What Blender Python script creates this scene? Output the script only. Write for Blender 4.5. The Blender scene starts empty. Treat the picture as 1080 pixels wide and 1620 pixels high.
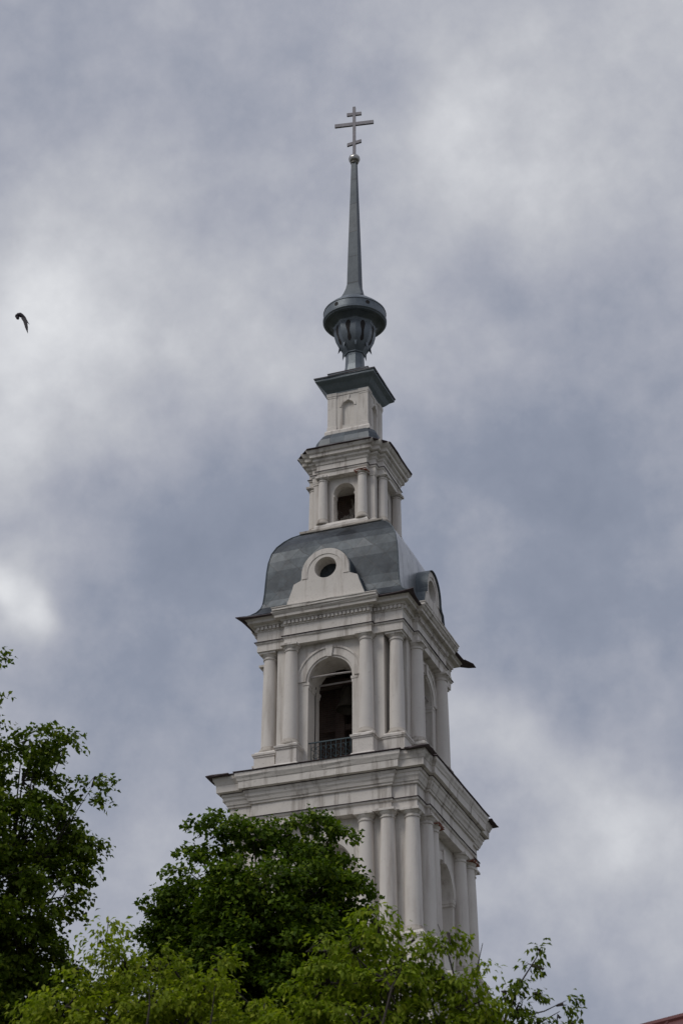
import bpy, math, random
import numpy as np
from mathutils import Vector, Matrix
PI = math.pi
R = math.radians
rng = np.random.default_rng(11)
random.seed(5)
sc = bpy.context.scene
col = sc.collection

# ------------------------------------------------------------------ camera
CAM = Vector((22.681, -62.133, 1.6))
RT = Vector((0.93688, 0.34965, 0.00079))
UP = Vector((0.17247, -0.46411, 0.86882))
FW = Vector((-0.30415, 0.81385, 0.49512))
cd = bpy.data.cameras.new('camera')
cam = bpy.data.objects.new('camera', cd)
col.objects.link(cam)
cam.matrix_world = Matrix(((RT.x, UP.x, -FW.x, CAM.x), (RT.y, UP.y, -FW.y, CAM.y), (RT.z, UP.z, -FW.z, CAM.z), (0, 0, 0, 1)))
cd.sensor_fit = 'VERTICAL'
cd.sensor_height = 36.0
cd.lens = 36.0 * 3300 / 1620
cd.clip_end = 5000
cd.dof.use_dof = True
cd.dof.focus_distance = 75.0
cd.dof.aperture_fstop = 4.5
sc.camera = cam

def ray(px, py):
    return (FW * 3300 + RT * (px - 540) - UP * (py - 810)).normalized()

def at(px, py, d):
    """world point seen near photo pixel (px, py) at horizontal distance d"""
    v = ray(px, py)
    return CAM + v * (d / math.hypot(v.x, v.y))

# ------------------------------------------------------------------ world: overcast sky
w = bpy.data.worlds.new('World')
sc.world = w
w.use_nodes = True
nt = w.node_tree
nt.nodes.clear()
N = nt.nodes.new
L = nt.links.new
SUN_EL, SUN_AZ = R(48), R(215)          # azimuth measured clockwise from +Y
sky = N('ShaderNodeTexSky'); sky.sky_type = 'NISHITA'; sky.sun_disc = False
sky.sun_elevation = SUN_EL; sky.sun_rotation = SUN_AZ
bg1 = N('ShaderNodeBackground'); bg1.inputs[1].default_value = 0.06
L(sky.outputs[0], bg1.inputs[0])
tc = N('ShaderNodeTexCoord')

def mth(op, a, b=None, c=None, clamp=False):
    n = N('ShaderNodeMath'); n.operation = op; n.use_clamp = clamp
    for i, v in enumerate((a, b, c)):
        if v is None: continue
        if isinstance(v, (int, float)): n.inputs[i].default_value = v
        else: L(v, n.inputs[i])
    return n.outputs[0]
sep = N('ShaderNodeSeparateXYZ'); L(tc.outputs['Generated'], sep.inputs[0])
zc = mth('ADD', mth('MAXIMUM', sep.outputs[2], 0.0), 0.16)
cmb = N('ShaderNodeCombineXYZ')
L(mth('DIVIDE', sep.outputs[0], zc), cmb.inputs[0]); L(mth('DIVIDE', sep.outputs[1], zc), cmb.inputs[1])

def noise(scale, detail, rough, dist, off, flat=True):
    mp = N('ShaderNodeMapping'); mp.inputs['Location'].default_value = off
    L(cmb.outputs[0] if flat else tc.outputs['Generated'], mp.inputs[0])
    n = N('ShaderNodeTexNoise'); n.inputs['Scale'].default_value = scale; n.inputs['Detail'].default_value = detail
    n.inputs['Roughness'].default_value = rough; n.inputs['Distortion'].default_value = dist
    L(mp.outputs[0], n.inputs['Vector'])
    return n.outputs['Fac']
n1 = noise(2.1, 4, 0.5, 0.1, (3.1, 1.7, 0))
n2 = noise(8.0, 8, 0.56, 0.05, (7.3, 2.2, 1), False)
n3 = noise(24.0, 7, 0.60, 0.05, (1.2, 8.8, 2), False)
tot = mth('ADD', mth('MULTIPLY', mth('SUBTRACT', n1, 0.5), 0.20), mth('MULTIPLY', mth('SUBTRACT', n2, 0.5), 0.40))
tot = mth('ADD', tot, mth('MULTIPLY', mth('SUBTRACT', n3, 0.5), 0.26))
n4 = noise(10.5, 6, 0.55, 0.0, (4.4, 0.3, 5.1), False); n5 = noise(19.0, 6, 0.58, 0.0, (9.4, 3.3, 1.1), False)
for nn_, g_ in ((n4, 0.40), (n5, 0.26)):
    tot = mth('ADD', tot, mth('MULTIPLY', mth('SUBTRACT', mth('ABSOLUTE', mth('SUBTRACT', nn_, 0.5)), 0.085), g_))
# warp the direction so the large cloud masses get ragged edges
wn = N('ShaderNodeTexNoise'); wn.inputs['Scale'].default_value = 12.0; wn.inputs['Detail'].default_value = 3
L(tc.outputs['Generated'], wn.inputs['Vector'])
vs = N('ShaderNodeVectorMath'); vs.operation = 'SUBTRACT'; L(wn.outputs['Color'], vs.inputs[0]); vs.inputs[1].default_value = (.5, .5, .5)
vm = N('ShaderNodeVectorMath'); vm.operation = 'SCALE'; L(vs.outputs[0], vm.inputs[0]); vm.inputs['Scale'].default_value = 0.11
va = N('ShaderNodeVectorMath'); va.operation = 'ADD'; L(tc.outputs['Generated'], va.inputs[0]); L(vm.outputs[0], va.inputs[1])
nrm = N('ShaderNodeVectorMath'); nrm.operation = 'NORMALIZE'; L(va.outputs[0], nrm.inputs[0])
# cloud masses of this sky: (photo px, py, angular radius in px, gain)
MASSES = [(890, 190, 180, .11), (720, 130, 140, .05), (40, 630, 100, .17), (60, 560, 220, .05), (930, 160, 330, .05), (5, 968, 40, .34), (60, 400, 200, .06), (1000, 1395, 110, .17), (785, 1150, 75, .19), (30, 520, 60, .12), (840, 230, 110, .07),
          (350, 420, 180, .05), (620, 560, 150, .04), (130, 120, 260, -.10), (620, 20, 240, -.05), (860, 870, 200, -.13), (960, 640, 180, -.05), (330, 1080, 180, -.10), (620, 1300, 200, -.05), (300, 780, 180, -.09), (880, 1030, 120, -.05), (500, 480, 90, .05), (130, 340, 90, .06), (240, 470, 80, .05), (680, 790, 260, -.06), (180, 880, 130, -.05), (1040, 1180, 120, -.05), (930, 1290, 90, .07), (700, 270, 90, .05),
          (480, 40, 120, .03), (420, 300, 120, -.02)]
for px, py, rad, g in MASSES:
    d = ray(px, py)
    dt = N('ShaderNodeVectorMath'); dt.operation = 'DOT_PRODUCT'; L(nrm.outputs[0], dt.inputs[0]); dt.inputs[1].default_value = d
    s = (rad / 3300.0) ** 2
    e = mth('POWER', math.e, mth('MULTIPLY', mth('SUBTRACT', 1.0, dt.outputs['Value']), -2.0 / s * 0.5))
    tot = mth('ADD', tot, mth('MULTIPLY', e, g))
lum = mth('ADD', tot, 0.525)
rp = N('ShaderNodeValToRGB')
cr = rp.color_ramp
cr.elements[0].position = 0.15; cr.elements[0].color = (0.205, 0.236, 0.312, 1)
cr.elements[1].position = 0.95; cr.elements[1].color = (0.86, 0.87, 0.89, 1)
for pos, c in ((0.36, (0.281, 0.311, 0.392, 1)), (0.50, (0.398, 0.416, 0.484, 1)), (0.64, (0.53, 0.543, 0.588, 1))):
    k = cr.elements.new(pos); k.color = c
L(lum, rp.inputs[0])
# an overcast sky is brighter towards the zenith
zen = mth('MULTIPLY_ADD', mth('MAXIMUM', mth('SUBTRACT', sep.outputs[2], 0.72), 0.0), 2.6, 1.0)
sclr = N('ShaderNodeVectorMath'); sclr.operation = 'SCALE'; L(rp.outputs[0], sclr.inputs[0]); L(zen, sclr.inputs['Scale'])
bg2 = N('ShaderNodeBackground'); bg2.inputs[1].default_value = 1.0
L(sclr.outputs[0], bg2.inputs[0])
mx = N('ShaderNodeMixShader'); mx.inputs[0].default_value = 0.93
L(bg1.outputs[0], mx.inputs[1]); L(bg2.outputs[0], mx.inputs[2])
wo = N('ShaderNodeOutputWorld'); L(mx.outputs[0], wo.inputs[0])

sd = bpy.data.lights.new('sun', 'SUN'); sd.energy = 1.25; sd.angle = R(22); sd.color = (1.0, 0.95, 0.88)
so = bpy.data.objects.new('sun', sd); col.objects.link(so)
sv = Vector((math.sin(SUN_AZ) * math.cos(SUN_EL), math.cos(SUN_AZ) * math.cos(SUN_EL), math.sin(SUN_EL)))
so.rotation_euler = (-sv).to_track_quat('-Z', 'Y').to_euler()
so.location = sv * 120
sc.view_settings.view_transform = 'Standard'
sc.view_settings.look = 'None'
sc.view_settings.exposure = 0.0
sc.view_settings.gamma = 1.0
sc.cycles.max_bounces = 6
sc.cycles.diffuse_bounces = 3
sc.cycles.transparent_max_bounces = 4

# ------------------------------------------------------------------ materials
def newmat(name):
    m = bpy.data.materials.new(name); m.use_nodes = True
    t = m.node_tree
    return m, t, t.nodes['Principled BSDF']

def link(t, a, b): t.links.new(a, b)

def nmath(t, op, a, b=None, clamp=False):
    n = t.nodes.new('ShaderNodeMath'); n.operation = op; n.use_clamp = clamp
    for i, v in enumerate((a, b)):
        if v is None: continue
        if isinstance(v, (int, float)): n.inputs[i].default_value = v
        else: link(t, v, n.inputs[i])
    return n.outputs[0]

def nnoise(t, vec, scale, detail=4, rough=.55, stretch=(1, 1, 1)):
    mp = t.nodes.new('ShaderNodeMapping'); mp.inputs['Scale'].default_value = stretch
    link(t, vec, mp.inputs[0])
    n = t.nodes.new('ShaderNodeTexNoise'); n.inputs['Scale'].default_value = scale; n.inputs['Detail'].default_value = detail; n.inputs['Roughness'].default_value = rough
    link(t, mp.outputs[0], n.inputs['Vector'])
    return n.outputs['Fac']

def nramp(t, fac, stops):
    r = t.nodes.new('ShaderNodeValToRGB'); e = r.color_ramp.elements
    e[0].position, e[0].color = stops[0][0], (*stops[0][1], 1)
    e[1].position, e[1].color = stops[-1][0], (*stops[-1][1], 1)
    for p, c in stops[1:-1]:
        k = e.new(p); k.color = (*c, 1)
    link(t, fac, r.inputs[0])
    return r.outputs[0]

def nmix(t, fac, a, b, mode='MIX'):
    n = t.nodes.new('ShaderNodeMix'); n.data_type = 'RGBA'; n.blend_type = mode
    for s, v in ((n.inputs[0], fac), (n.inputs[6], a), (n.inputs[7], b)):
        if isinstance(v, (int, float)): s.default_value = v
        elif isinstance(v, tuple): s.default_value = (*v, 1)
        else: link(t, v, s)
    return n.outputs[2]

def nbump(t, h, strength, dist, bs):
    b = t.nodes.new('ShaderNodeBump'); b.inputs['Strength'].default_value = strength; b.inputs['Distance'].default_value = dist
    link(t, h, b.inputs['Height']); link(t, b.outputs[0], bs.inputs['Normal'])

def plaster(name, base, dark, amount=1.0):
    m, t, b = newmat(name)
    g = t.nodes.new('ShaderNodeNewGeometry').outputs['Position']
    big = nnoise(t, g, 0.9, 5, .6)
    streak = nnoise(t, g, 1.0, 5, .62, (3.2, 3.2, 0.28))
    fine = nnoise(t, g, 9.0, 5, .7)
    c = nramp(t, big, ((.3, tuple(x * .90 for x in base)), (.7, base)))
    s = nramp(t, streak, ((.52, (0, 0, 0)), (.70, (1, 1, 1))))
    c = nmix(t, nmath(t, 'MULTIPLY', s, .62 * amount), c, dark)
    f = nramp(t, fine, ((.57, (0, 0, 0)), (.72, (1, 1, 1))))
    c = nmix(t, nmath(t, 'MULTIPLY', f, .30 * amount), c, dark)
    link(t, c, b.inputs['Base Color'])
    b.inputs['Roughness'].default_value = .92
    b.inputs['Specular IOR Level'].default_value = .2
    nbump(t, nmath(t, 'ADD', fine, nnoise(t, g, 2.5, 5, .6)), .35, .02, b)
    return m
M = {}
M['wall'] = plaster('lime_plaster', (.70, .662, .612), (.31, .26, .22))
M['trim'] = plaster('moulding_plaster', (.72, .68, .63), (.24, .205, .175), 1.25)
M['column'] = plaster('column_plaster', (.72, .68, .633), (.38, .325, .285), .8)
M['recess'] = plaster('weathered_plaster', (.48, .44, .39), (.17, .14, .12), 1.6)

def metal(name, lo, hi, rough=.42, met=.55, pat=None):
    m, t, b = newmat(name)
    g = t.nodes.new('ShaderNodeNewGeometry').outputs['Position']
    n = nnoise(t, g, 1.6, 6, .65)
    fine = nnoise(t, g, 7.0, 5, .65, (1, 1, .4))
    c = nramp(t, nmath(t, 'ADD', nmath(t, 'MULTIPLY', n, .7), nmath(t, 'MULTIPLY', fine, .3)), ((.34, lo), (.66, hi)))
    if pat:
        uv = t.nodes.new('ShaderNodeUVMap').outputs[0]
        sp = t.nodes.new('ShaderNodeSeparateXYZ'); link(t, uv, sp.inputs[0])
        wob = nnoise(t, uv, .9, 2, .5); wob2 = nnoise(t, uv, 1.3, 2, .5)
        u = nmath(t, 'ADD', nmath(t, 'DIVIDE', sp.outputs[0], pat[0]), nmath(t, 'MULTIPLY', nmath(t, 'SUBTRACT', wob, .5), .38)); v = nmath(t, 'ADD', nmath(t, 'DIVIDE', sp.outputs[1], pat[1]), nmath(t, 'MULTIPLY', nmath(t, 'SUBTRACT', wob2, .5), .32))
        if pat[2] == 'diamond':
            a = nmath(t, 'ADD', u, v); d = nmath(t, 'SUBTRACT', u, v)
        else:
            a, d = u, v
        fa = nmath(t, 'FRACT', nmath(t, 'ADD', a, 50.0)); fd = nmath(t, 'FRACT', nmath(t, 'ADD', d, 50.0))
        cell = t.nodes.new('ShaderNodeCombineXYZ'); link(t, nmath(t, 'FLOOR', a), cell.inputs[0]); link(t, nmath(t, 'FLOOR', d), cell.inputs[1])
        wn_ = t.nodes.new('ShaderNodeTexWhiteNoise'); wn_.noise_dimensions = '3D'; link(t, cell.outputs[0], wn_.inputs['Vector'])
        c = nmix(t, 1.0, c, nramp(t, wn_.outputs['Value'], ((0, (.55, .58, .62)), (1, (1.45, 1.42, 1.36)))), 'MULTIPLY')
        ea = nmath(t, 'LESS_THAN', fa, pat[3]); ed = nmath(t, 'LESS_THAN', fd, pat[3])
        seam = nmath(t, 'MAXIMUM', ea, ed)
        c = nmix(t, nmath(t, 'MULTIPLY', seam, .72), c, (.035, .038, .042))
        step = nmath(t, 'ADD', nmath(t, 'MULTIPLY', fa, .5), nmath(t, 'MULTIPLY', fd, .5))
        hgt = nmath(t, 'ADD', step, nmath(t, 'MULTIPLY', n, .35))
        nbump(t, hgt, .5, .035, b)
        r_ = nmath(t, 'MULTIPLY_ADD', wn_.outputs['Value'], .16)
        rn = t.nodes.new('ShaderNodeMath'); rn.operation = 'MULTIPLY_ADD'; link(t, wn_.outputs['Value'], rn.inputs[0]); rn.inputs[1].default_value = .18; rn.inputs[2].default_value = rough - .08
        link(t, rn.outputs[0], b.inputs['Roughness'])
    else:
        nbump(t, nmath(t, 'ADD', n, fine), .25, .03, b)
        b.inputs['Roughness'].default_value = rough
    link(t, c, b.inputs['Base Color'])
    b.inputs['Metallic'].default_value = met
    return m
M['shingle'] = metal('diamond_zinc_sheet', (.016, .021, .027), (.055, .067, .079), .46, .55, (.80, .86, 'diamond', .045))
M['bright'] = metal('sky_sheen_sheet', (.34, .35, .365), (.54, .55, .56), .34, .75, (.58, 4.0, 'grid', .04))  # same roof metal; sky sheen on right and back dome faces put into pale colour
M['urnz'] = metal('urn_zinc', (.095, .115, .133), (.16, .184, .205), .46, .45)
M['sheet'] = metal('zinc_sheet', (.040, .052, .065), (.075, .090, .106), .5, .3, (.55, 1.3, 'grid', .03))
M['zinc'] = metal('plain_zinc', (.062, .078, .090), (.112, .132, .146), .48, .4)
M['soffit'] = metal('painted_soffit_sheet', (.115, .145, .16), (.175, .205, .22), .5, .3)
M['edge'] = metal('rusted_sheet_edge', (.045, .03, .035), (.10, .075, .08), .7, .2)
M['cross'] = metal('dull_gilded_steel', (.17, .16, .175), (.25, .24, .255), .5, .3)
M['ball'] = metal('polished_ball', (.26, .25, .235), (.42, .41, .39), .25, .85)
M['rail'] = metal('blue_painted_iron', (.022, .040, .052), (.05, .085, .10), .6, .1)
M['bar'] = plaster('white_beam', (.42, .39, .37), (.25, .22, .2))

def simple(name, c, rough=.85):
    m, t, b = newmat(name)
    g = t.nodes.new('ShaderNodeNewGeometry').outputs['Position']
    n = nnoise(t, g, 4.0, 5, .6)
    link(t, nramp(t, n, ((.3, tuple(x * .6 for x in c)), (.7, tuple(min(1, x * 1.3) for x in c)))), b.inputs['Base Color'])
    b.inputs['Roughness'].default_value = rough
    nbump(t, n, .3, .02, b)
    return m
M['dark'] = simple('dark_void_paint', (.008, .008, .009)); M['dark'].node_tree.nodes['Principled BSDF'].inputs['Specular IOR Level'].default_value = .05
M['slot'] = simple('slot_shadow_board', (.02, .017, .016))

def brick(name, c1, c2, mortar, sc_=1.0):
    m, t, b = newmat(name)
    g = t.nodes.new('ShaderNodeNewGeometry').outputs['Position']
    mp = t.nodes.new('ShaderNodeMapping'); mp.inputs['Rotation'].default_value = (PI / 2, 0, 0); link(t, g, mp.inputs[0])
    br = t.nodes.new('ShaderNodeTexBrick'); link(t, mp.outputs[0], br.inputs['Vector'])
    br.inputs['Color1'].default_value = (*c1, 1); br.inputs['Color2'].default_value = (*c2, 1); br.inputs['Mortar'].default_value = (*mortar, 1)
    br.inputs['Scale'].default_value = 1.0; br.inputs['Brick Width'].default_value = .26 * sc_; br.inputs['Row Height'].default_value = .08 * sc_; br.inputs['Mortar Size'].default_value = .008
    n = nnoise(t, g, 3.0, 5, .6)
    link(t, nmix(t, n, br.outputs['Color'], tuple(x * .5 for x in c1)), b.inputs['Base Color'])
    b.inputs['Roughness'].default_value = .95
    return m
M['brick'] = brick('old_brick', (.13, .085, .068), (.09, .06, .05), (.16, .14, .12))
M['redbrick'] = simple('exposed_red_brick', (.26, .10, .065), .95)

# ------------------------------------------------------------------ mesh helper
class MB:
    def __init__(self): self.v = []; self.f = []; self.uv = []; self.mi = []
    def quad(self, pts, uvs=None, mi=0):
        b = len(self.v); self.v += [tuple(p) for p in pts]; self.f.append(tuple(range(b, b + len(pts)))); self.uv.append(uvs); self.mi.append(mi)
    def box(self, x0, x1, y0, y1, z0, z1, mi=0):
        P = [(x0, y0, z0), (x1, y0, z0), (x1, y1, z0), (x0, y1, z0), (x0, y0, z1), (x1, y0, z1), (x1, y1, z1), (x0, y1, z1)]
        b = len(self.v); self.v += P
        for f in ((0, 3, 2, 1), (4, 5, 6, 7), (0, 1, 5, 4), (1, 2, 6, 5), (2, 3, 7, 6), (3, 0, 4, 7)):
            self.f.append(tuple(b + i for i in f)); self.uv.append(None); self.mi.append(mi)
    def lathe(self, prof, seg=24, cx=0, cy=0, phase=0, cap=True, mi=0):
        b = len(self.v)
        for r, z in prof:
            for k in range(seg):
                a = phase + 2 * PI * k / seg
                self.v.append((cx + r * math.cos(a), cy + r * math.sin(a), z))
        for i in range(len(prof) - 1):
            for k in range(seg):
                k2 = (k + 1) % seg
                self.f.append((b + i * seg + k, b + i * seg + k2, b + (i + 1) * seg + k2, b + (i + 1) * seg + k)); self.mi.append(mi)
                self.uv.append([(k * .3, i * .4), (k * .3 + .3, i * .4), (k * .3 + .3, i * .4 + .4), (k * .3, i * .4 + .4)])
        if cap:
            self.f.append(tuple(b + k for k in reversed(range(seg)))); self.uv.append(None); self.mi.append(mi)
            e = b + (len(prof) - 1) * seg
            self.f.append(tuple(e + k for k in range(seg))); self.uv.append(None); self.mi.append(mi)
    def tube(self, pts, rad, seg=8, mi=0):
        pts = [Vector(p) for p in pts]; n = len(pts); b = len(self.v)
        rr = rad if isinstance(rad, (list, tuple)) else [rad] * n
        for i, p in enumerate(pts):
            t = (pts[min(i + 1, n - 1)] - pts[max(i - 1, 0)]).normalized()
            u = t.cross(Vector((0, 0, 1))) if abs(t.z) < .95 else t.cross(Vector((1, 0, 0)))
            u.normalize(); v = t.cross(u)
            for k in range(seg):
                a = 2 * PI * k / seg
                self.v.append(tuple(p + (u * math.cos(a) + v * math.sin(a)) * rr[i]))
        for i in range(n - 1):
            for k in range(seg):
                k2 = (k + 1) % seg
                self.f.append((b + i * seg + k2, b + i * seg + k, b + (i + 1) * seg + k, b + (i + 1) * seg + k2)); self.uv.append(None); self.mi.append(mi)
        self.f.append(tuple(b + k for k in range(seg))); self.uv.append(None); self.mi.append(mi)
        e = b + (n - 1) * seg
        self.f.append(tuple(e + k for k in reversed(range(seg)))); self.uv.append(None); self.mi.append(mi)
    def sweep(self, poly, prof, bottom=True, top=True, jit=0.0, seglen=0.6, mi=0):
        """poly: plan (CCW); prof: list of (outward offset, z) going up"""
        P = [Vector((x, y)) for x, y in poly]
        n = len(P); base = []; mit = []
        for i in range(n):
            p0, p1, p2 = P[i - 1], P[i], P[(i + 1) % n]
            e1 = (p1 - p0).normalized(); e2 = (p2 - p1).normalized()
            n1 = Vector((e1.y, -e1.x)); n2 = Vector((e2.y, -e2.x))
            m = (n1 + n2) / max(.2, 1 + n1.dot(n2))
            base.append(p1); mit.append(m)
        V = []
        for i in range(n):
            a, b_ = base[i], base[(i + 1) % n]; ma, mb = mit[i], mit[(i + 1) % n]
            e = (b_ - a).normalized(); nn = Vector((e.y, -e.x))
            k = max(1, int((b_ - a).length / seglen)) if jit else 1
            V.append((a, ma))
            for s in range(1, k):
                t = s / k
                V.append((a.lerp(b_, t), None, nn, a, b_, ma, mb, t))
        m = len(V); b0 = len(self.v)
        for d, z in prof:
            for q in V:
                if q[1] is not None:
                    p = q[0] + q[1] * (d + (random.uniform(-jit, jit) * .5 if jit else 0)); zz = z
                else:
                    pa = q[3] + q[5] * d; pb = q[4] + q[6] * d
                    p = pa.lerp(pb, q[7]) + q[2] * random.uniform(-jit, jit); zz = z + random.uniform(-jit, jit) * .7
                self.v.append((p.x, p.y, zz))
        for i in range(len(prof) - 1):
            for k in range(m):
                k2 = (k + 1) % m
                self.f.append((b0 + i * m + k, b0 + i * m + k2, b0 + (i + 1) * m + k2, b0 + (i + 1) * m + k)); self.uv.append(None); self.mi.append(mi)
        if bottom:
            self.f.append(tuple(b0 + k for k in reversed(range(m)))); self.uv.append(None); self.mi.append(mi)
        if top:
            e = b0 + (len(prof) - 1) * m
            self.f.append(tuple(e + k for k in range(m))); self.uv.append(None); self.mi.append(mi)
    def build(self, name, mat, parent=None, smooth=None):
        me = bpy.data.meshes.new(name)
        me.from_pydata(self.v, [], self.f)
        if any(u for u in self.uv):
            lay = me.uv_layers.new(name='UVMap')
            for p, u in zip(me.polygons, self.uv):
                if u:
                    for li, q in zip(p.loop_indices, u): lay.data[li].uv = q
        for mm in (mat if isinstance(mat, (list, tuple)) else [mat]): me.materials.append(mm)
        for p, k in zip(me.polygons, self.mi): p.material_index = k
        if smooth is not None:
            me.polygons.foreach_set('use_smooth', [True] * len(me.polygons))
            try: me.set_sharp_from_angle(angle=R(smooth))
            except Exception: pass
        me.update()
        o = bpy.data.objects.new(name, me); col.objects.link(o)
        if parent: o.parent = parent
        return o

def tag(o, label=None, cat=None, group=None, kind=None):
    if label: o['label'] = label
    if cat: o['category'] = cat
    if group: o['group'] = group
    if kind: o['kind'] = kind
    return o

def empty(name, loc=(0, 0, 0), rz=0):
    o = bpy.data.objects.new(name, None); col.objects.link(o); o.location = loc; o.rotation_euler.z = rz; o.empty_display_size = .5
    return o

def kids(o): return [c for c in col.objects if c.parent == o]

def copy_tree(o, parent=None):
    c = o.copy(); col.objects.link(c); c.parent = parent
    for ch in kids(o): copy_tree(ch, c)
    return c

def four(o, parent, ang=0):
    """the same part on the other three sides of the tower"""
    for k in (1, 2, 3):
        c = copy_tree(o, parent)
        v = Vector(o.location); v.rotate(Matrix.Rotation(k * PI / 2, 3, 'Z'))
        c.location = v; c.rotation_euler.z = o.rotation_euler.z + k * PI / 2

def cross_plan(P, wd, a):
    q = [(-wd, -P), (wd, -P), (wd, -a), (a, -a), (a, -wd)]
    out = []
    for k in range(4):
        for x, y in q:
            for _ in range(k): x, y = -y, x
            out.append((x, y))
    return out

def square(h): return [(-h, -h), (h, -h), (h, h), (-h, h)]

def oct_plan(P, wd):
    out = []
    for k in range(4):
        for x, y in ((-wd, -P), (wd, -P)):
            for _ in range(k): x, y = -y, x
            out.append((x, y))
    return out

def arch_wall(hw, z0, z1, a, zs, sill, yf, th, n=24, inner=None, mi=0):
    """wall slab facing -Y with an arched opening of half width a springing at zs"""
    m = MB()
    arc = [(a * math.cos(PI - PI * i / n), zs + a * math.sin(PI * i / n)) for i in range(n + 1)]
    for y, flip in ((yf, False), (yf + th, True)):
        def Q(p):
            m.quad([(x, y, z) for x, z in (p[::-1] if flip else p)], mi=mi)
        Q([(-hw, z0), (-a, z0), (-a, zs), (-hw, zs)]); Q([(a, z0), (hw, z0), (hw, zs), (a, zs)])
        Q([(-hw, zs), (-a, zs), (-a, z1), (-hw, z1)]); Q([(a, zs), (hw, zs), (hw, z1), (a, z1)])
        if sill > z0 + .01: Q([(-a, z0), (a, z0), (a, sill), (-a, sill)])
        for i in range(n):
            (xa, za), (xb, zb) = arc[i], arc[i + 1]
            Q([(xa, za), (xb, zb), (xb, z1), (xa, z1)])
    y0, y1 = yf, yf + th
    for x0, za, x1, zb in [(-a, sill, -a, zs), (a, zs, a, sill), (a, sill, -a, sill)]:
        m.quad([(x0, y0, za), (x0, y1, za), (x1, y1, zb), (x1, y0, zb)][::-1] if False else [(x0, y0, za), (x1, y0, zb), (x1, y1, zb), (x0, y1, za)], mi=mi)
    for i in range(n):
        (xa, za), (xb, zb) = arc[i], arc[i + 1]
        m.quad([(xa, y0, za), (xa, y1, za), (xb, y1, zb), (xb, y0, zb)], mi=mi)
    for s in (-1, 1):
        m.quad([(s * hw, y0, z0), (s * hw, y1, z0), (s * hw, y1, z1), (s * hw, y0, z1)], mi=mi)
    return m

def archivolt_parts(name, mat, parent, *a, **k):
    """left and right half of an arch band, each a mesh of its own; returns them"""
    return [archivolt(*a, side=sd_, **k).build(name, mat, parent) for sd_ in (0, 1)]

def archivolt(r0, r1, zs, y0, proud, n=28, gap=0.0, m=None, side=None):
    """raised arch band; gap = half angle left free for the keystone"""
    m = m or MB()
    rngs = ((0, PI / 2 - gap), (PI / 2 + gap, PI))
    for lo, hi in (rngs if side is None else (rngs[side],)):
        k = n // 2
        A = [lo + (hi - lo) * i / k for i in range(k + 1)]
        for i in range(k):
            c = [(math.cos(t), math.sin(t)) for t in (A[i], A[i + 1])]
            def pt(r, j, y): return (r * c[j][0], y, zs + r * c[j][1])
            f = y0 - proud
            m.quad([pt(r0, 0, f), pt(r0, 1, f), pt(r1, 1, f), pt(r1, 0, f)][::-1])
            m.quad([pt(r1, 0, f), pt(r1, 1, f), pt(r1, 1, y0 + .02), pt(r1, 0, y0 + .02)][::-1])
            m.quad([pt(r0, 0, f), pt(r0, 1, f), pt(r0, 1, y0 + .02), pt(r0, 0, y0 + .02)])
        for t, s in ((lo, 1), (hi, -1)):
            cx, sx = math.cos(t), math.sin(t); f = y0 - proud
            q = [(r0 * cx, f, zs + r0 * sx), (r1 * cx, f, zs + r1 * sx), (r1 * cx, y0 + .02, zs + r1 * sx), (r0 * cx, y0 + .02, zs + r0 * sx)]
            m.quad(q if s > 0 else q[::-1])
    return m

def keystone(zb, zt, wb, wt, yb, yf):
    m = MB()
    F = [(-wb, yf, zb), (wb, yf, zb), (wt, yf, zt), (-wt, yf, zt)]; B = [(x, yb, z) for x, _, z in F]
    m.quad(F)
    for i in range(4):
        j = (i + 1) % 4
        m.quad([F[i], B[i], B[j], F[j]])
    return m

# ------------------------------------------------------------------ ground
gm, gt, gb = newmat('ground_grass')
gp = gt.nodes.new('ShaderNodeNewGeometry').outputs['Position']
link(gt, nramp(gt, nnoise(gt, gp, .35, 6, .65), ((.35, (.035, .042, .020)), (.55, (.07, .068, .045)), (.75, (.12, .11, .09)))), gb.inputs['Base Color'])
gb.inputs['Roughness'].default_value = .95
g = MB(); g.quad([(-1500, -1500, 0), (1500, -1500, 0), (1500, 1500, 0), (-1500, 1500, 0)])
tag(g.build('ground', gm), kind='structure')
pm, pt_, pb = newmat('gravel_path')
pp = pt_.nodes.new('ShaderNodeNewGeometry').outputs['Position']
link(pt_, nramp(pt_, nnoise(pt_, pp, 14, 6, .7), ((.3, (.13, .12, .105)), (.7, (.26, .24, .21)))), pb.inputs['Base Color']); pb.inputs['Roughness'].default_value = .95
g = MB(); g.sweep([(14, -70), (31, -70), (6, -6.2), (-2.5, -6.2)], [(0, 0.0), (0, .02)])
tag(g.build('path', pm), kind='structure')

# ------------------------------------------------------------------ bell tower
tower = empty('bell_tower')
tag(tower, 'tall off-white plastered bell tower with grey metal dome roof, slender spire and cross on top', 'bell tower')
J = .009

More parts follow.
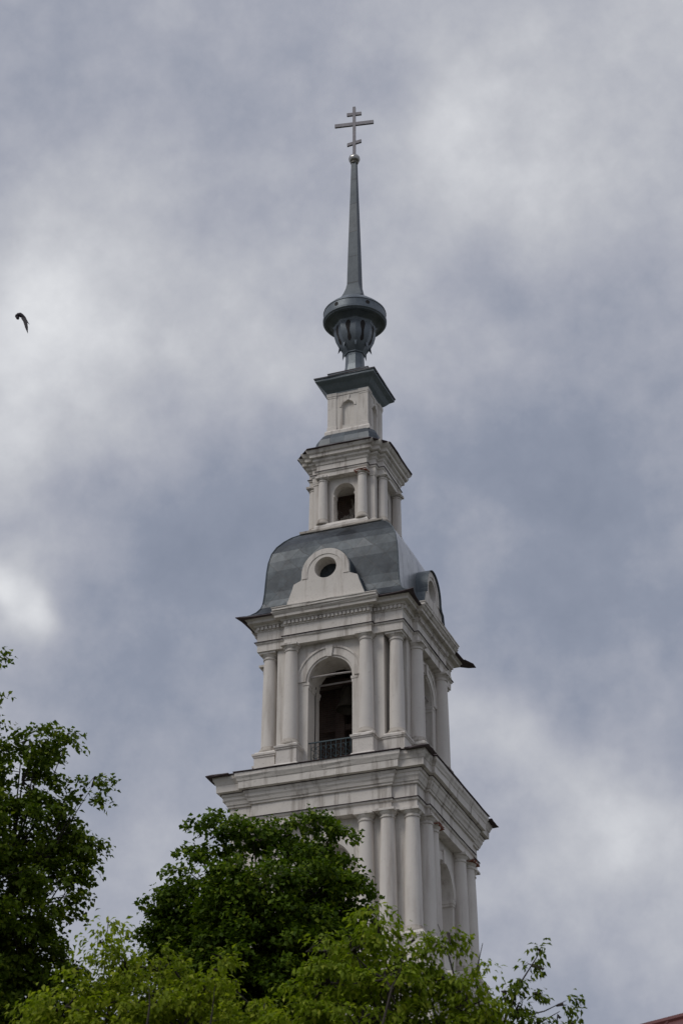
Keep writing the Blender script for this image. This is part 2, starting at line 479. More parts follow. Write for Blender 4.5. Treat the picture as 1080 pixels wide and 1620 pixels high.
def make_column(rt, rb, zb, zt, parent, loc, ped=None, chip=False):
    """tapered column; children: capital, base, pedestal"""
    m = MB()
    h = zt - zb
    capz = zt - 1.25 * rt
    prof = [(rb, zb + .22)]
    for i in range(1, 11):
        t = i / 10
        prof.append((rb + (rt - rb) * (t ** 1.6), zb + .22 + (capz - zb - .22) * t))
    m.lathe(prof, 28)
    c = m.build('column', M['column'], parent, 40); c.location = (loc[0], loc[1], 0)
    k = MB()
    k.lathe([(rt, capz), (rt * 1.13, capz + .01), (rt * 1.16, capz + .04), (rt * 1.04, capz + .06), (rt * 1.03, capz + .11), (rt * 1.12, capz + .125), (rt * 1.30, zt - .105), (rt * 1.33, zt - .085), (rt * 1.33, zt - .072)], 28)
    a = rt * 1.42
    k.build('capital', M['trim'], c, 35)
    k = MB(); k.box(-a, a, -a, a, zt - .072, zt + .002); k.build('abacus', M['trim'], c)
    b = MB()
    b.lathe([(rb * 1.36, zb), (rb * 1.40, zb + .03), (rb * 1.34, zb + .075), (rb * 1.22, zb + .10), (rb * 1.10, zb + .17), (rb * .99, zb + .222)], 28)
    b.build('base', M['recess'], c, 50)
    if ped:
        s, z0, zc = ped
        p = MB()
        p.sweep(square(s), [(.05, z0), (.06, z0 + .10), (.03, z0 + .15), (0, z0 + .17), (0, zc), (.03, zc + .02), (.035, zc + .06), (.065, zc + .075), (.07, zc + .14), (.0, zc + .17), (-.03, zb)], jit=J, seglen=.3)
        p.build('pedestal', M['trim'], c)
    if chip:
        q = MB(); q.sweep(square(a * .93), [(.03, zt - .075), (.015, zt - .03), (.03, zt + .002)], jit=.02, seglen=.1)
        q.build('exposed_brick', M['redbrick'], c)
    return c

def entablature(plan, prof, name='entablature'):
    m = MB(); m.sweep(plan, prof, jit=J)
    return m.build(name, M['trim'], tower)

# ---- lowest stage down to the ground (behind the trees)
m = MB(); m.sweep(cross_plan(3.95, 2.9, 3.75), [(.25, 0), (.25, 1.2), (.12, 1.35), (0, 1.4), (0, 11.2), (.1, 11.3), (.3, 11.6), (.32, 11.75), (.05, 11.95), (0, 12.0), (0, 20.2), (.12, 20.3), (.34, 20.55), (.36, 20.75), (.0, 20.9)], jit=J)
m.build('base_stage', M['wall'], tower)
for zz, hh, ww in ((2.2, 3.6, .85), (14.0, 3.2, .8)):
    f = MB()
    f.box(-ww - .14, -ww, -4.05, -3.93, zz, zz + hh); f.box(ww, ww + .14, -4.05, -3.93, zz, zz + hh); f.box(-ww - .14, ww + .14, -4.06, -3.93, zz + hh, zz + hh + .2); f.box(-ww - .2, ww + .2, -4.1, -3.93, zz - .16, zz)
    wf = f.build('window', M['trim'], tower)
    gp_ = MB(); gp_.box(-ww, ww, -3.97, -3.92, zz, zz + hh); gp_.build('pane', M['dark'], wf)
    four(wf, tower)

# ---- lower tier: paired columns
LW, LY, LA, LZS = 2.75, -3.0, .98, 24.52
o = arch_wall(LW, 20.9, 26.35, LA, LZS, 22.75, LY, .95).build('tier_wall', M['wall'], tower); four(o, tower)
for o in archivolt_parts('arch_moulding', M['trim'], tower, 1.0, 1.27, LZS, LY, .05, gap=.09): four(o, tower)
o = keystone(25.42, 25.88, .07, .12, LY + .02, LY - .09).build('keystone', M['trim'], tower); four(o, tower)
for s in (-1, 1):
    x0, x1 = sorted((s * .93, s * 1.18)); im = MB()
    im.sweep([(x0, LY - .03), (x1, LY - .03), (x1, LY + .6), (x0, LY + .6)], [(-.02, LZS - .24), (0, LZS - .23), (0, LZS - .15), (.02, LZS - .14), (.025, LZS - .02)])
    o = im.build('impost', M['trim'], tower); four(o, tower)
nb = MB(); nb.box(-1.2, 1.2, LY + .5, LY + .7, 22.5, 25.7)
o = nb.build('niche_back', M['wall'], tower)
nb = MB(); nb.lathe([(.30, 0), (.34, .05), (.30, .1), (.2, .12)], 24)
nb.v = [(x, LY + .5 - z, 24.95 + y) for x, y, z in nb.v]
nb.build('boss', M['column'], o, 40); four(o, tower)
PL = 3.18
for i, x in enumerate((1.47, -1.47)):
    c = make_column(.225, .285, 22.13, 26.2, tower, (x, -PL + .06), (.42, 20.9, 21.88)); four(c, tower)
for x in (2.22, -2.22):
    c = make_column(.225, .285, 22.13, 26.2, tower, (x, -PL), (.42, 20.9, 21.88)); four(c, tower)
c = make_column(.225, .285, 22.13, 26.2, tower, (2.98, -2.98), (.44, 20.9, 21.88)); four(c, tower)
entablature(cross_plan(3.34, 2.40, 3.22), [(0, 26.2), (0, 26.44), (.05, 26.47), (.06, 26.53), (.01, 26.56), (0, 26.98), (.06, 27.0), (.07, 27.06), (.10, 27.08), (.13, 27.18), (.17, 27.24), (.18, 27.33), (.21, 27.35), (.23, 27.42), (.24, 27.44), (.355, 27.47), (.36, 27.70), (.38, 27.72), (.41, 27.80), (.45, 27.87), (.455, 27.97), (.44, 28.0)])
# metal ledge over the lower cornice
m = MB(); m.sweep(cross_plan(3.34, 2.40, 3.22), [(.475, 28.004), (.50, 28.015), (.49, 28.035), (-.2, 28.17)], top=False, jit=.012)
m.build('cornice_roof', M['edge'], tower)
m = MB(); m.sweep(square(2.86), [(0, 28.02), (0, 28.30)]); m.build('attic_plinth', M['trim'], tower)
for sx, sy in ((1, -1), (-1, -1), (1, 1), (-1, 1)):
    m = MB(); m.sweep([(sx * 3.45 - .42, sy * 3.45 - .42), (sx * 3.45 + .42, sy * 3.45 - .42), (sx * 3.45 + .42, sy * 3.45 + .42), (sx * 3.45 - .42, sy * 3.45 + .42)], [(-.02, 27.97), (.0, 27.985), (-.04, 28.02), (-.4, 28.16)], jit=.02, seglen=.2)
    m.build('corner_flashing', M['edge'], tower)

def chip_at(x, y, z, a):
    q = MB(); q.sweep([(x - a, y - a), (x + a, y - a), (x + a, y + a), (x - a, y + a)], [(.0, z - .075), (.012, z - .05), (-.01, z - .02), (.012, z + .004)], jit=.02, seglen=.09)
    q.build('exposed_brick', M['redbrick'], tower)
chip_at(3.12, -1.47, 26.2, .325); chip_at(3.18, 2.22, 26.2, .325)

# ---- bell tier: arches, balcony railings, single columns
MY = -2.52
o = arch_wall(1.92, 28.25, 33.0, .79, 31.50, 28.38, MY, 1.05).build('tier_wall', M['wall'], tower)
sl = MB(); sl.box(-.86, .86, MY - .06, MY + .5, 28.28, 28.385); sl.build('sill', M['trim'], o); four(o, tower)
for sd_ in (0, 1):
    o = archivolt(.86, 1.13, 31.50, MY, .045, gap=.115, side=sd_).build('arch_moulding', M['trim'], tower)
    archivolt(1.13, 1.20, 31.50, MY, .08, gap=.115, side=sd_).build('outer_moulding', M['trim'], o); four(o, tower)
o = keystone(32.29, 32.72, .075, .145, MY + .02, MY - .10).build('keystone', M['trim'], tower); four(o, tower)
for s in (-1, 1):
    x0, x1 = sorted((s * .78, s * .95)); im = MB()
    im.sweep([(x0, MY + .01), (x1, MY + .01), (x1, MY + 1.05), (x0, MY + 1.05)], [(.0, 31.25), (.012, 31.27), (.012, 31.36), (.03, 31.375), (.035, 31.46), (.0, 31.48)])
    o = im.build('impost', M['trim'], tower); four(o, tower)
PM = 2.68
for x in (1.345, -1.345):
    c = make_column(.212, .262, 29.14, 32.86, tower, (x, -PM), (.36, 28.27, 28.92)); four(c, tower)
c = make_column(.212, .262, 29.14, 32.86, tower, (2.285, -2.285), (.37, 28.27, 28.92)); four(c, tower)
# pedestal wall linking portico and corner pedestals
for s in (-1, 1):
    x0, x1 = sorted((s * 1.66, s * 1.955)); lk = MB()
    lk.sweep([(x0, MY - .06), (x1, MY - .06), (x1, MY + .3), (x0, MY + .3)], [(0, 28.26), (0, 28.92), (.03, 28.94), (.035, 28.98), (.065, 28.995), (.07, 29.06), (0, 29.09)])
    o = lk.build('plinth_wall', M['trim'], tower); four(o, tower)
# railing
yr = MY + .10
rl = MB(); rl.box(-.79, .79, yr - .02, yr + .02, 29.26, 29.30)
ral = rl.build('railing', M['rail'], tower)
rl = MB(); rl.box(-.79, .79, yr - .015, yr + .015, 28.50, 28.525); rl.build('bottom_rail', M['rail'], ral)
for i in range(9):
    x = -.70 + 1.4 * i / 8; rl = MB()
    rl.tube([(x, yr, 28.385), (x, yr, 29.27)], .0125, 6); rl.build('baluster', M['rail'], ral)
for i in range(8):
    x = -.6125 + 1.4 * i / 8; sg = 1 if i % 2 else -1; rl = MB()
    pts = [(x + sg * .075 * math.cos(t), yr, 29.05 + .075 * math.sin(t)) for t in np.linspace(-PI * 1.2, PI / 2 - PI, 3)]
    pts = [(x + sg * .072 * math.cos(t), yr, 29.06 + .072 * math.sin(t)) for t in np.linspace(PI * 1.2, -PI / 2, 11)] + [(x - sg * .05, yr, 28.9), (x + sg * .04, yr, 28.8)] + [(x - sg * .07 * math.cos(t), yr, 28.67 + .07 * math.sin(t)) for t in np.linspace(PI / 2, -PI * 1.2, 11)]
    rl.tube(pts, .009, 5); rl.build('scroll', M['rail'], ral)
four(ral, tower)
# tie beams across the arch
b1 = MB(); b1.tube([(-.79, MY + .14, 31.70), (0, MY + .14, 31.71), (.79, MY + .14, 31.69)], .032, 6)
o = b1.build('tie_beam', M['bar'], tower); four(o, tower)
b1 = MB(); b1.tube([(-.79, MY + .95, 31.74), (.79, MY + .95, 31.76)], .032, 6)
o = b1.build('tie_beam', M['bar'], tower); four(o, tower)
cb = MB(); cb.tube([(-.78, MY + .70, 31.6), (-.765, MY + .62, 31.2), (-.775, MY + .66, 30.2), (-.77, MY + .6, 29.2), (-.778, MY + .55, 28.4)], .014, 6)
cb.build('cable', M['dark'], tower)
# inside of the bell chamber
ib = MB(); ib.box(-1.7, 1.7, .1, .42, 28.32, 33.0); ibo = ib.build('inner_brickwork', M['brick'], tower)
for a_ in ((-.62, -.3, -.35, .098, 28.34, 32.99), (.2, .5, -.3, .098, 28.34, 32.99), (-1.2, 1.2, -.25, -.1, 30.6, 30.8)):
    ib = MB(); ib.box(*a_); ib.build('brick_pier', M['brick'], ibo)
fl = MB(); fl.box(-2.4, 2.4, -2.4, 2.4, 28.2, 28.33); fl.build('belfry_floor', M['recess'], tower)
# bell hung inside
bl = MB(); bl.lathe([(.06, 32.0), (.16, 31.97), (.24, 31.8), (.29, 31.5), (.36, 31.25), (.46, 31.1), (.44, 31.09), (.3, 31.3)], 24, 0, -.75, cap=False)
bl.build('bell', simple('old_bronze', (.05, .042, .03), .5), tower, 50)
bl = MB(); bl.box(-1.45, 1.45, -.85, -.65, 32.002, 32.25); bl.build('bell_beam', M['brick'], tower)
entablature(cross_plan(2.80, 1.58, 2.64), [(0, 32.86), (0, 33.11), (.04, 33.14), (.05, 33.19), (.01, 33.22), (0, 33.58), (.03, 33.60), (.035, 33.76), (.09, 33.775), (.12, 33.83), (.27, 33.85), (.28, 33.94), (.31, 33.955), (.35, 34.0), (.365, 34.03), (.34, 34.05)])
def dents(xa, xb, y):
    n_ = int(round((xb - xa) / .145)); st = (xb - xa) / n_; P_ = []
    for i in range(n_):
        a_ = xa + st * i
        P_ += [(a_, y - .02), (a_ + st * .2, y - .02), (a_ + st * .2, y - .11), (a_ + st * .8, y - .11), (a_ + st * .8, y - .02)]
    P_ += [(xb, y - .02), (xb, y + .1), (xa, y + .1)]
    m_ = MB(); m_.sweep(P_, [(0, 33.64), (0, 33.745)]); o_ = m_.build('dentil_course', M['trim'], tower); four(o_, tower)
dents(-1.58, 1.58, -2.80); dents(1.62, 2.64, -2.64); dents(-2.64, -1.62, -2.64)
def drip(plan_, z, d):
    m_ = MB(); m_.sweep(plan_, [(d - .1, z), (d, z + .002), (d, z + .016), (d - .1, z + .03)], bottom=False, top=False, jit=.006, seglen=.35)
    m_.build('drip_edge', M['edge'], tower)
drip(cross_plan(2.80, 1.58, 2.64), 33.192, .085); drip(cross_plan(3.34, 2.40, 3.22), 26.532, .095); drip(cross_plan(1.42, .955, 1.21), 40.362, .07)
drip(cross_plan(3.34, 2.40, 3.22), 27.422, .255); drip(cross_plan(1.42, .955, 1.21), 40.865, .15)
# raised coping over each portico, under the dormer
m = MB(); m.sweep([(-1.88, -3.18), (1.88, -3.18), (1.88, -2.3), (-1.88, -2.3)], [(0, 34.056), (.015, 34.07), (.015, 34.14), (.04, 34.15), (.045, 34.18), (0, 34.195)], jit=.008, seglen=.4)
o = m.build('portico_coping', M['trim'], tower); four(o, tower)

# ---- bell-shaped dome roof with diamond sheets
DP = [(3.08, 34.03), (2.99, 34.10), (2.84, 34.20), (2.68, 34.36), (2.56, 34.56), (2.50, 34.82), (2.47, 35.15), (2.45, 35.55), (2.425, 36.0), (2.385, 36.4), (2.30, 36.80), (2.17, 37.10), (1.98, 37.38), (1.77, 37.62), (1.55, 37.80), (1.40, 37.88)]
m = MB()
s_ = 0
NS = 14
for k in range(4):
    Mx = Matrix.Rotation(k * PI / 2, 3, 'Z'); s_ = 0
    for i in range(len(DP) - 1):
        (h0, z0), (h1, z1) = DP[i], DP[i + 1]
        ds = math.hypot(h1 - h0, z1 - z0)
        for j in range(NS):
            t0, t1 = -1 + 2 * j / NS, -1 + 2 * (j + 1) / NS
            def P3(t, h, z, k=k):
                h = h + .13 * abs(t) ** 10 * max(0, (34.22 - z) / .2)
                # slightly crowned faces
                return Mx @ Vector((t * h, -h - .05 * (1 - t * t) * (1 if 0 < i else 0) * min(1, (37.9 - z) / .8), z))
            m.quad([P3(t0, h0, z0), P3(t1, h0, z0), P3(t1, h1, z1), P3(t0, h1, z1)],
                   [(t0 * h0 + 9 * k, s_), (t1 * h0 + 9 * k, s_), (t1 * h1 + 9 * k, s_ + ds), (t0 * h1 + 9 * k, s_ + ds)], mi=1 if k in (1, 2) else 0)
        s_ += ds
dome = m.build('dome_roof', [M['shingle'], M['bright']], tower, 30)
for sx, sy in ((1, -1), (1, 1), (-1, 1), (-1, -1)):
    hm = MB(); hm.tube([(sx * h * 1.002, sy * h * 1.002, z + .005) for h, z in DP], .022, 6)
    hm.build('hip_seam', M['zinc'], dome)
ev = []
for k in range(4):
    for t in (-1, -.96, -.91, -.85, -.7, .7, .85, .91, .96):
        h = 3.08 + .13 * abs(t) ** 10; x, y = t * h, -h
        for _ in range(k): x, y = -y, x
        ev.append((x, y))
m = MB(); m.sweep(ev, [(-.3, 34.06), (-.28, 34.0), (.0, 33.995), (.02, 34.005), (.012, 34.03), (-.25, 34.085)], bottom=False, top=False, jit=.006, seglen=.4)
m.build('eave_edge', M['edge'], dome)
# dormers with round openings
OC = 35.50
out = [(1.44, 34.19), (1.40, 34.34), (1.31, 34.58), (1.22, 34.82), (1.16, 35.02), (.885, 35.14), (.875, 35.30)]
for i in range(1, 13):
    t = PI / 2 * i / 12
    out.append((.875 * math.cos(t), 35.36 + .875 * math.sin(t)))
half = [(math.atan2(z - OC, x), math.hypot(x, z - OC)) for x, z in out]
def rad_at(th):
    th = (th + 2 * PI) % (2 * PI)
    if th > PI: th -= 2 * PI
    if th > PI / 2: th = PI - th
    if th < -PI / 2: th = -PI - th
    if th < half[0][0]:
        return (34.19 - OC) / math.sin(th)
    for (a0, r0), (a1, r1) in zip(half, half[1:]):
        if a0 <= th <= a1 or a1 <= th <= a0:
            f = (th - a0) / (a1 - a0 + 1e-9); return r0 + (r1 - r0) * f
    return half[-1][1]
ths = sorted(set([round(PI * 2 * i / 72 - PI, 5) for i in range(72)] + [round(a, 5) for a, _ in half] + [round(PI - a if a > 0 else -PI - a, 5) for a, _ in half]))
DB, OR = -2.2, .40
def make_dormer(DF, hood, kx, rot):
    fr = MB(); sk = MB()
    for i in range(len(ths)):
        t0, t1 = ths[i], ths[(i + 1) % len(ths)]
        c0, s0, c1, s1 = math.cos(t0), math.sin(t0), math.cos(t1), math.sin(t1); r0, r1 = rad_at(t0), rad_at(t1)
        def p(r, c, s, y): return (r * c * (kx if r > OR + .01 else 1), y, OC + r * s)
        fr.quad([p(OR, c0, s0, DF), p(r0, c0, s0, DF), p(r1, c1, s1, DF), p(OR, c1, s1, DF)][::-1])
        fr.quad([p(OR, c0, s0, DF), p(OR, c1, s1, DF), p(OR, c1, s1, DB), p(OR, c0, s0, DB)][::-1])
        fr.quad([p(r0, c0, s0, DF), p(r1, c1, s1, DF), p(r1, c1, s1, DF + .12), p(r0, c0, s0, DF + .12)])
        e0, e1 = r0 + .03, r1 + .03; Y0 = DF + .03 - hood
        if not (s0 * r0 < -1.29 and s1 * r1 < -1.29):
            sk.quad([p(e0, c0, s0, Y0), p(e1, c1, s1, Y0), p(e1, c1, s1, DB), p(e0, c0, s0, DB)])
            sk.quad([p(r0 + .012, c0, s0, Y0), p(r1 + .012, c1, s1, Y0), p(e1, c1, s1, Y0), p(e0, c0, s0, Y0)])
            if hood: sk.quad([p(r0 + .012, c0, s0, Y0), p(r0 + .012, c0, s0, DF + .05), p(r1 + .012, c1, s1, DF + .05), p(r1 + .012, c1, s1, Y0)])
    dm = fr.build('dormer', M['wall'], tower); dm.rotation_euler.z = rot
    sk.build('dormer_roof', M['zinc'], dm)
    for sd_ in (0, 1):
        q = archivolt(.66, .855, 35.36, DF, .022, gap=0, side=sd_); q.v = [(x * kx, y, z) for x, y, z in q.v]; q.build('arch_band', M['trim'], dm)
    for s in (-1, 1):
        x0, x1 = sorted((s * .66 * kx, s * .862 * kx)); lg = MB(); lg.box(x0, x1, DF - .022, DF + .02, 35.16, 35.36); lg.build('band_foot', M['trim'], dm)
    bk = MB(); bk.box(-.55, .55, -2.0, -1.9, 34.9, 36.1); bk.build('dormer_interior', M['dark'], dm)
make_dormer(-3.02, 0, 1, 0); make_dormer(-3.02, 0, 1, PI)
make_dormer(-2.86, .12, .86, PI / 2); make_dormer(-2.86, .12, .86, -PI / 2)
fl_ = MB()
q_ = [(2.7, 3.16, 34.03), (3.16, 2.7, 34.03), (3.36, 3.10, 34.01), (3.38, 3.36, 33.97), (3.1, 3.36, 34.0)]
fl_.quad(q_); fl_.quad([(x, y, z - .02) for x, y, z in q_][::-1])
for i in range(5):
    a_, b_ = q_[i], q_[(i + 1) % 5]; fl_.quad([a_, (a_[0], a_[1], a_[2] - .02), (b_[0], b_[1], b_[2] - .02), b_])
fl_.build('torn_eave_sheet', M['edge'], tower)

# ---- second tier
m = MB(); m.sweep(square(1.56), [(-.02, 37.84), (0, 37.86), (0, 37.93), (-.02, 37.94)], jit=.012, seglen=.3); m.build('plinth_slab', M['recess'], tower)
m = MB(); m.sweep(cross_plan(1.53, 1.02, 1.30), [(0, 37.94), (0, 38.04), (-.05, 38.12), (-.06, 38.15)], jit=.012, seglen=.25); m.build('tier_plinth', M['trim'], tower)
SY = -1.16
o = arch_wall(1.155, 38.1, 40.3, .405, 39.48, 38.17, SY, .34).build('tier_wall', M['wall'], tower)
for s in (-1, 1):
    x0, x1 = sorted((s * .375, s * .43)); im = MB(); im.box(x0, x1, SY + .01, SY + .33, 39.38, 39.47); im.build('impost', M['trim'], o)
four(o, tower)
rb_ = MB()   # ragged plaster and rubble inside
nx_, nz_ = 16, 18; base_ = len(rb_.v)
for j in range(nz_ + 1):
    for i in range(nx_ + 1):
        x = -.6 + 1.2 * i / nx_; z = 38.1 + 1.9 * j / nz_
        rb_.v.append((x, -.30 + .55 * j / nz_ + random.uniform(-.13, .13) - .12 * math.cos(x * 7), z))
for j in range(nz_):
    for i in range(nx_):
        if j > 12 and random.random() < .5 or j > 7 and i > 7 and random.random() < .75: continue
        a_ = base_ + j * (nx_ + 1) + i
        rb_.f.append((a_, a_ + 1, a_ + nx_ + 2, a_ + nx_ + 1)); rb_.uv.append(None); rb_.mi.append(0)
rb_.build('broken_plaster', M['recess'], tower, 60)
ib = MB(); ib.box(-.72, .72, .12, .3, 38.1, 40.2); ib.build('inner_wall', M['brick'], tower)
for i, x in enumerate((.755, -.755)):
    c = make_column(.158, .178, 38.15, 40.12, tower, (x, -1.33), None); four(c, tower)
chip_at(.755, -1.33, 40.12, .225)
m = MB(); m.sweep([(1.0, -1.17), (1.17, -1.17), (1.17, -1.0), (1.0, -1.0)], [(0, 38.12), (0, 39.97), (.02, 39.98), (.02, 40.04), (.03, 40.05), (.04, 40.115)])
o = m.build('corner_pilaster', M['column'], tower); four(o, tower)
entablature(cross_plan(1.42, .955, 1.21), [(0, 40.12), (0, 40.28), (.03, 40.30), (.045, 40.36), (.01, 40.38), (0, 40.62), (.03, 40.64), (.05, 40.72), (.12, 40.78), (.125, 40.86), (.22, 40.9), (.225, 41.02), (.28, 41.06), (.33, 41.15), (.345, 41.2), (.33, 41.215)])
m = MB(); m.sweep(oct_plan(1.80, 1.20), [(-.25, 41.17), (.0, 41.175), (.02, 41.19), (.01, 41.22), (-.3, 41.26)], jit=.012, seglen=.35); m.build('eave_edge', M['edge'], tower)
SP = [(1.62, 41.24), (1.40, 41.30), (1.30, 41.40), (1.245, 41.55), (1.215, 41.72), (1.17, 41.90), (1.07, 42.08), (.95, 42.20), (.86, 42.25)]
m = MB()
def chpl(h):   # square with clipped corners
    return oct_plan(h, h * .80)
s_ = 0
for i in range(len(SP) - 1):
    (h0, z0), (h1, z1) = SP[i], SP[i + 1]; A, B = chpl(h0), chpl(h1); ds = math.hypot(h1 - h0, z1 - z0); u = 0
    for j in range(8):
        k = (j + 1) % 8
        l0 = math.dist(A[j], A[k]); l1 = math.dist(B[j], B[k])
        uv = [(u - l0 / 2, s_ + 2), (u + l0 / 2, s_ + 2), (u + l1 / 2, s_ + ds + 2), (u - l1 / 2, s_ + ds + 2)]
        m.quad([(*A[j], z0), (*A[k], z0), (*B[k], z1), (*B[j], z1)], uv); u += 3.3
    s_ += ds
m.build('skirt_roof', M['sheet'], tower, 30)

# ---- lantern box with blind niches
m = MB(); m.sweep(square(.885), [(0, 42.22), (0, 42.36), (-.03, 42.42), (-.08, 42.46)], jit=.008, seglen=.25); m.build('lantern_plinth', M['trim'], tower)
o = arch_wall(.765, 42.40, 44.08, .235, 43.43, 42.62, -.765, .14, 16).build('lantern_wall', M['wall'], tower)
b = MB(); b.box(-.3, .3, -.66, -.62, 42.6, 43.75); b.build('niche_back', M['wall'], o)
for s in (-1, 1):
    x0, x1 = sorted((s * .47, s * .78)); pl = MB()
    pl.sweep([(x0, -.785), (x1, -.785), (x1, -.74), (x0, -.74)], [(.03, 42.42), (.03, 42.60), (.012, 42.62), (.012, 43.84), (.025, 43.86), (.025, 43.92), (.04, 43.93), (.045, 44.06)])
    pl.build('pilaster', M['trim'], o)
archivolt(.245, .33, 43.43, -.765, .025, 16, gap=.16, side=0).build('niche_moulding', M['trim'], o); archivolt(.245, .33, 43.43, -.765, .025, 16, gap=.16, side=1).build('niche_moulding', M['trim'], o)
keystone(43.68, 43.90, .045, .08, -.75, -.81).build('keystone', M['trim'], o)
tb = MB(); tb.box(-.47, .47, -.79, -.76, 43.95, 44.07); tb.build('string_course', M['trim'], o)
four(o, tower)
m = MB(); m.sweep(square(.80), [(-.02, 44.05), (0, 44.06), (0.0, 44.10), (.10, 44.20), (.22, 44.36), (.355, 44.475), (.36, 44.49)], top=False); m.build('lantern_soffit', M['soffit'], tower)
m = MB(); m.sweep(square(1.155), [(-.1, 44.485), (0.01, 44.49), (.012, 44.575), (.04, 44.58), (.045, 44.625), (.0, 44.64), (-.3, 44.86), (-.36, 44.88), (-.35, 44.97), (-.36, 45.01)], jit=.006, seglen=.5); m.build('lantern_eave', M['zinc'], tower)
m = MB(); m.sweep(square(1.195), [(.0, 44.60), (.012, 44.605), (.012, 44.63), (0, 44.635)], bottom=False, top=False, jit=.008, seglen=.3); m.build('eave_edge', M['edge'], tower)
m = MB(); m.sweep(square(.80), [(0, 44.965), (.012, 44.97), (.012, 45.0), (0, 45.005)], bottom=False, top=False, jit=.008, seglen=.2); m.build('eave_edge', M['edge'], tower)

# ---- urn, rim and spire
PH = PI / 8
m = MB(); m.lathe([(.60, 44.98), (.54, 45.1), (.43, 45.3), (.37, 45.6), (.355, 46.0), (.36, 46.1), (.405, 46.13), (.41, 46.17)], 8, phase=PH); m.build('urn_neck', M['urnz'], tower)
m = MB(); m.lathe([(.40, 46.15), (.50, 46.30), (.62, 46.50), (.725, 46.72), (.785, 46.95), (.80, 47.15), (.79, 47.32), (.83, 47.42), (.95, 47.50), (1.10, 47.55)], 8, phase=PH, cap=False)
m.lathe([(1.06, 47.58), (1.0, 47.555), (1.08, 47.545), (1.17, 47.575), (1.19, 47.62), (1.19, 47.70)], 48, cap=False)
urn = m.build('urn', M['urnz'], tower, 20)
ang8 = [k * PI / 4 for k in range(8)]
def urn_r(z):
    pr_ = [(.40, 46.15), (.50, 46.30), (.62, 46.50), (.725, 46.72), (.785, 46.95), (.80, 47.15), (.79, 47.32), (.83, 47.42)]
    for (r0, z0), (r1, z1) in zip(pr_, pr_[1:]):
        if z0 <= z <= z1: return (r0 + (r1 - r0) * (z - z0) / (z1 - z0)) * math.cos(PI / 8)
    return .8
zs_ = np.linspace(46.50, 47.34, 13)
for a_ in ang8:
    sl = MB(); ca, sa = math.cos(a_), math.sin(a_)
    for i in range(12):
        q = []
        for z_, sgn in ((zs_[i], -1), (zs_[i], 1), (zs_[i + 1], 1), (zs_[i + 1], -1)):
            t = (z_ - 46.5) / .84
            wv = (.072 + .026 * math.cos(t * 2 * PI * 1.15 + .4)) * min(1, 6 * t + .35, 6 * (1 - t) + .4)
            off = .012 * math.sin(t * 7)
            r_ = urn_r(z_) + .006; s2 = sgn * wv + off
            q.append((r_ * ca - s2 * sa, r_ * sa + s2 * ca, z_))
        sl.quad(q)
    sl.build('urn_slot', M['slot'], urn)
for a_ in ang8:
    spk = MB(); a2 = a_ + PI / 8; ca, sa = math.cos(a2), math.sin(a2)
    B_ = [(.595 * ca + .06 * sa, .595 * sa - .06 * ca, 46.52), (.595 * ca - .06 * sa, .595 * sa + .06 * ca, 46.52), (.50 * ca, .50 * sa, 46.42)]; T_ = (.645 * ca, .645 * sa, 46.2)
    spk.quad([B_[0], B_[1], T_][::-1]); spk.quad([B_[1], B_[2], T_][::-1]); spk.quad([B_[2], B_[0], T_][::-1])
    spk.build('leaf_spike', M['urnz'], urn)
m = MB(); m.lathe([(1.19, 47.60), (1.225, 47.64), (1.23, 47.72), (1.20, 47.74), (1.195, 48.02), (1.215, 48.03), (1.20, 48.08), (1.05, 48.24), (.80, 48.46), (.58, 48.62), (.45, 48.68)], 48); rim = m.build('rim', M['urnz'], tower, 30)
for k in range(6):
    rb2 = MB(); a_ = k * 2 * PI / 6 + .25; ca, sa = math.cos(a_), math.sin(a_); q = []
    for t in np.linspace(0, 2 * PI, 12, endpoint=False):
        s2, zz = .085 * math.cos(t), 47.88 + .085 * math.sin(t); q.append((1.203 * ca - s2 * sa, 1.203 * sa + s2 * ca, zz))
    rb2.quad(q)
    rb2.build('rim_hole', M['slot'], rim)
SPR = [(.47, 48.62), (.40, 48.75), (.34, 48.92), (.275, 49.15), (.245, 49.33), (.235, 49.36), (.205, 50.8), (.165, 52.6), (.13, 54.0), (.10, 55.40), (.098, 55.5)]
m = MB(); s_ = 0
for i in range(len(SPR) - 1):
    (h0, z0), (h1, z1) = SPR[i], SPR[i + 1]; A, B = square(h0), square(h1)
    for j in range(4):
        k = (j + 1) % 4
        m.quad([(*A[j], z0), (*A[k], z0), (*B[k], z1), (*B[j], z1)], [(j + .2, z0 + j * .4), (j + .45, z0 + j * .4), (j + .45, z1 + j * .4), (j + .2, z1 + j * .4)])
m.build('spire', M['sheet'], tower)
m = MB(); R_ = .235
m.lathe([(.12, 55.44), (.16, 55.47)] + [(R_ * math.cos(t), 55.69 + R_ * .95 * math.sin(t)) for t in np.linspace(-.9, 1.2, 9)] + [(.06, 55.95)], 14); m.build('spire_ball', M['ball'], tower, 20)
cr_ = empty('cross', (0, 0, 0), R(10)); cr_.parent = tower
cx_ = MB(); cx_.box(-.06, .06, -.05, .05, 55.93, 58.40); cx_.build('upright', M['cross'], cr_)
cx_ = MB(); cx_.box(-.80, .80, -.042, .042, 57.43, 57.59); cx_.build('main_bar', M['cross'], cr_)
cx_ = MB(); cx_.box(-.30, .30, -.042, .042, 57.96, 58.10); cx_.build('top_bar', M['cross'], cr_)
cx_ = MB(); cx_.v = [(-.29, -.042, 56.38), (.29, -.042, 56.52), (.29, -.042, 56.66), (-.29, -.042, 56.52), (-.29, .042, 56.38), (.29, .042, 56.52), (.29, .042, 56.66), (-.29, .042, 56.52)]
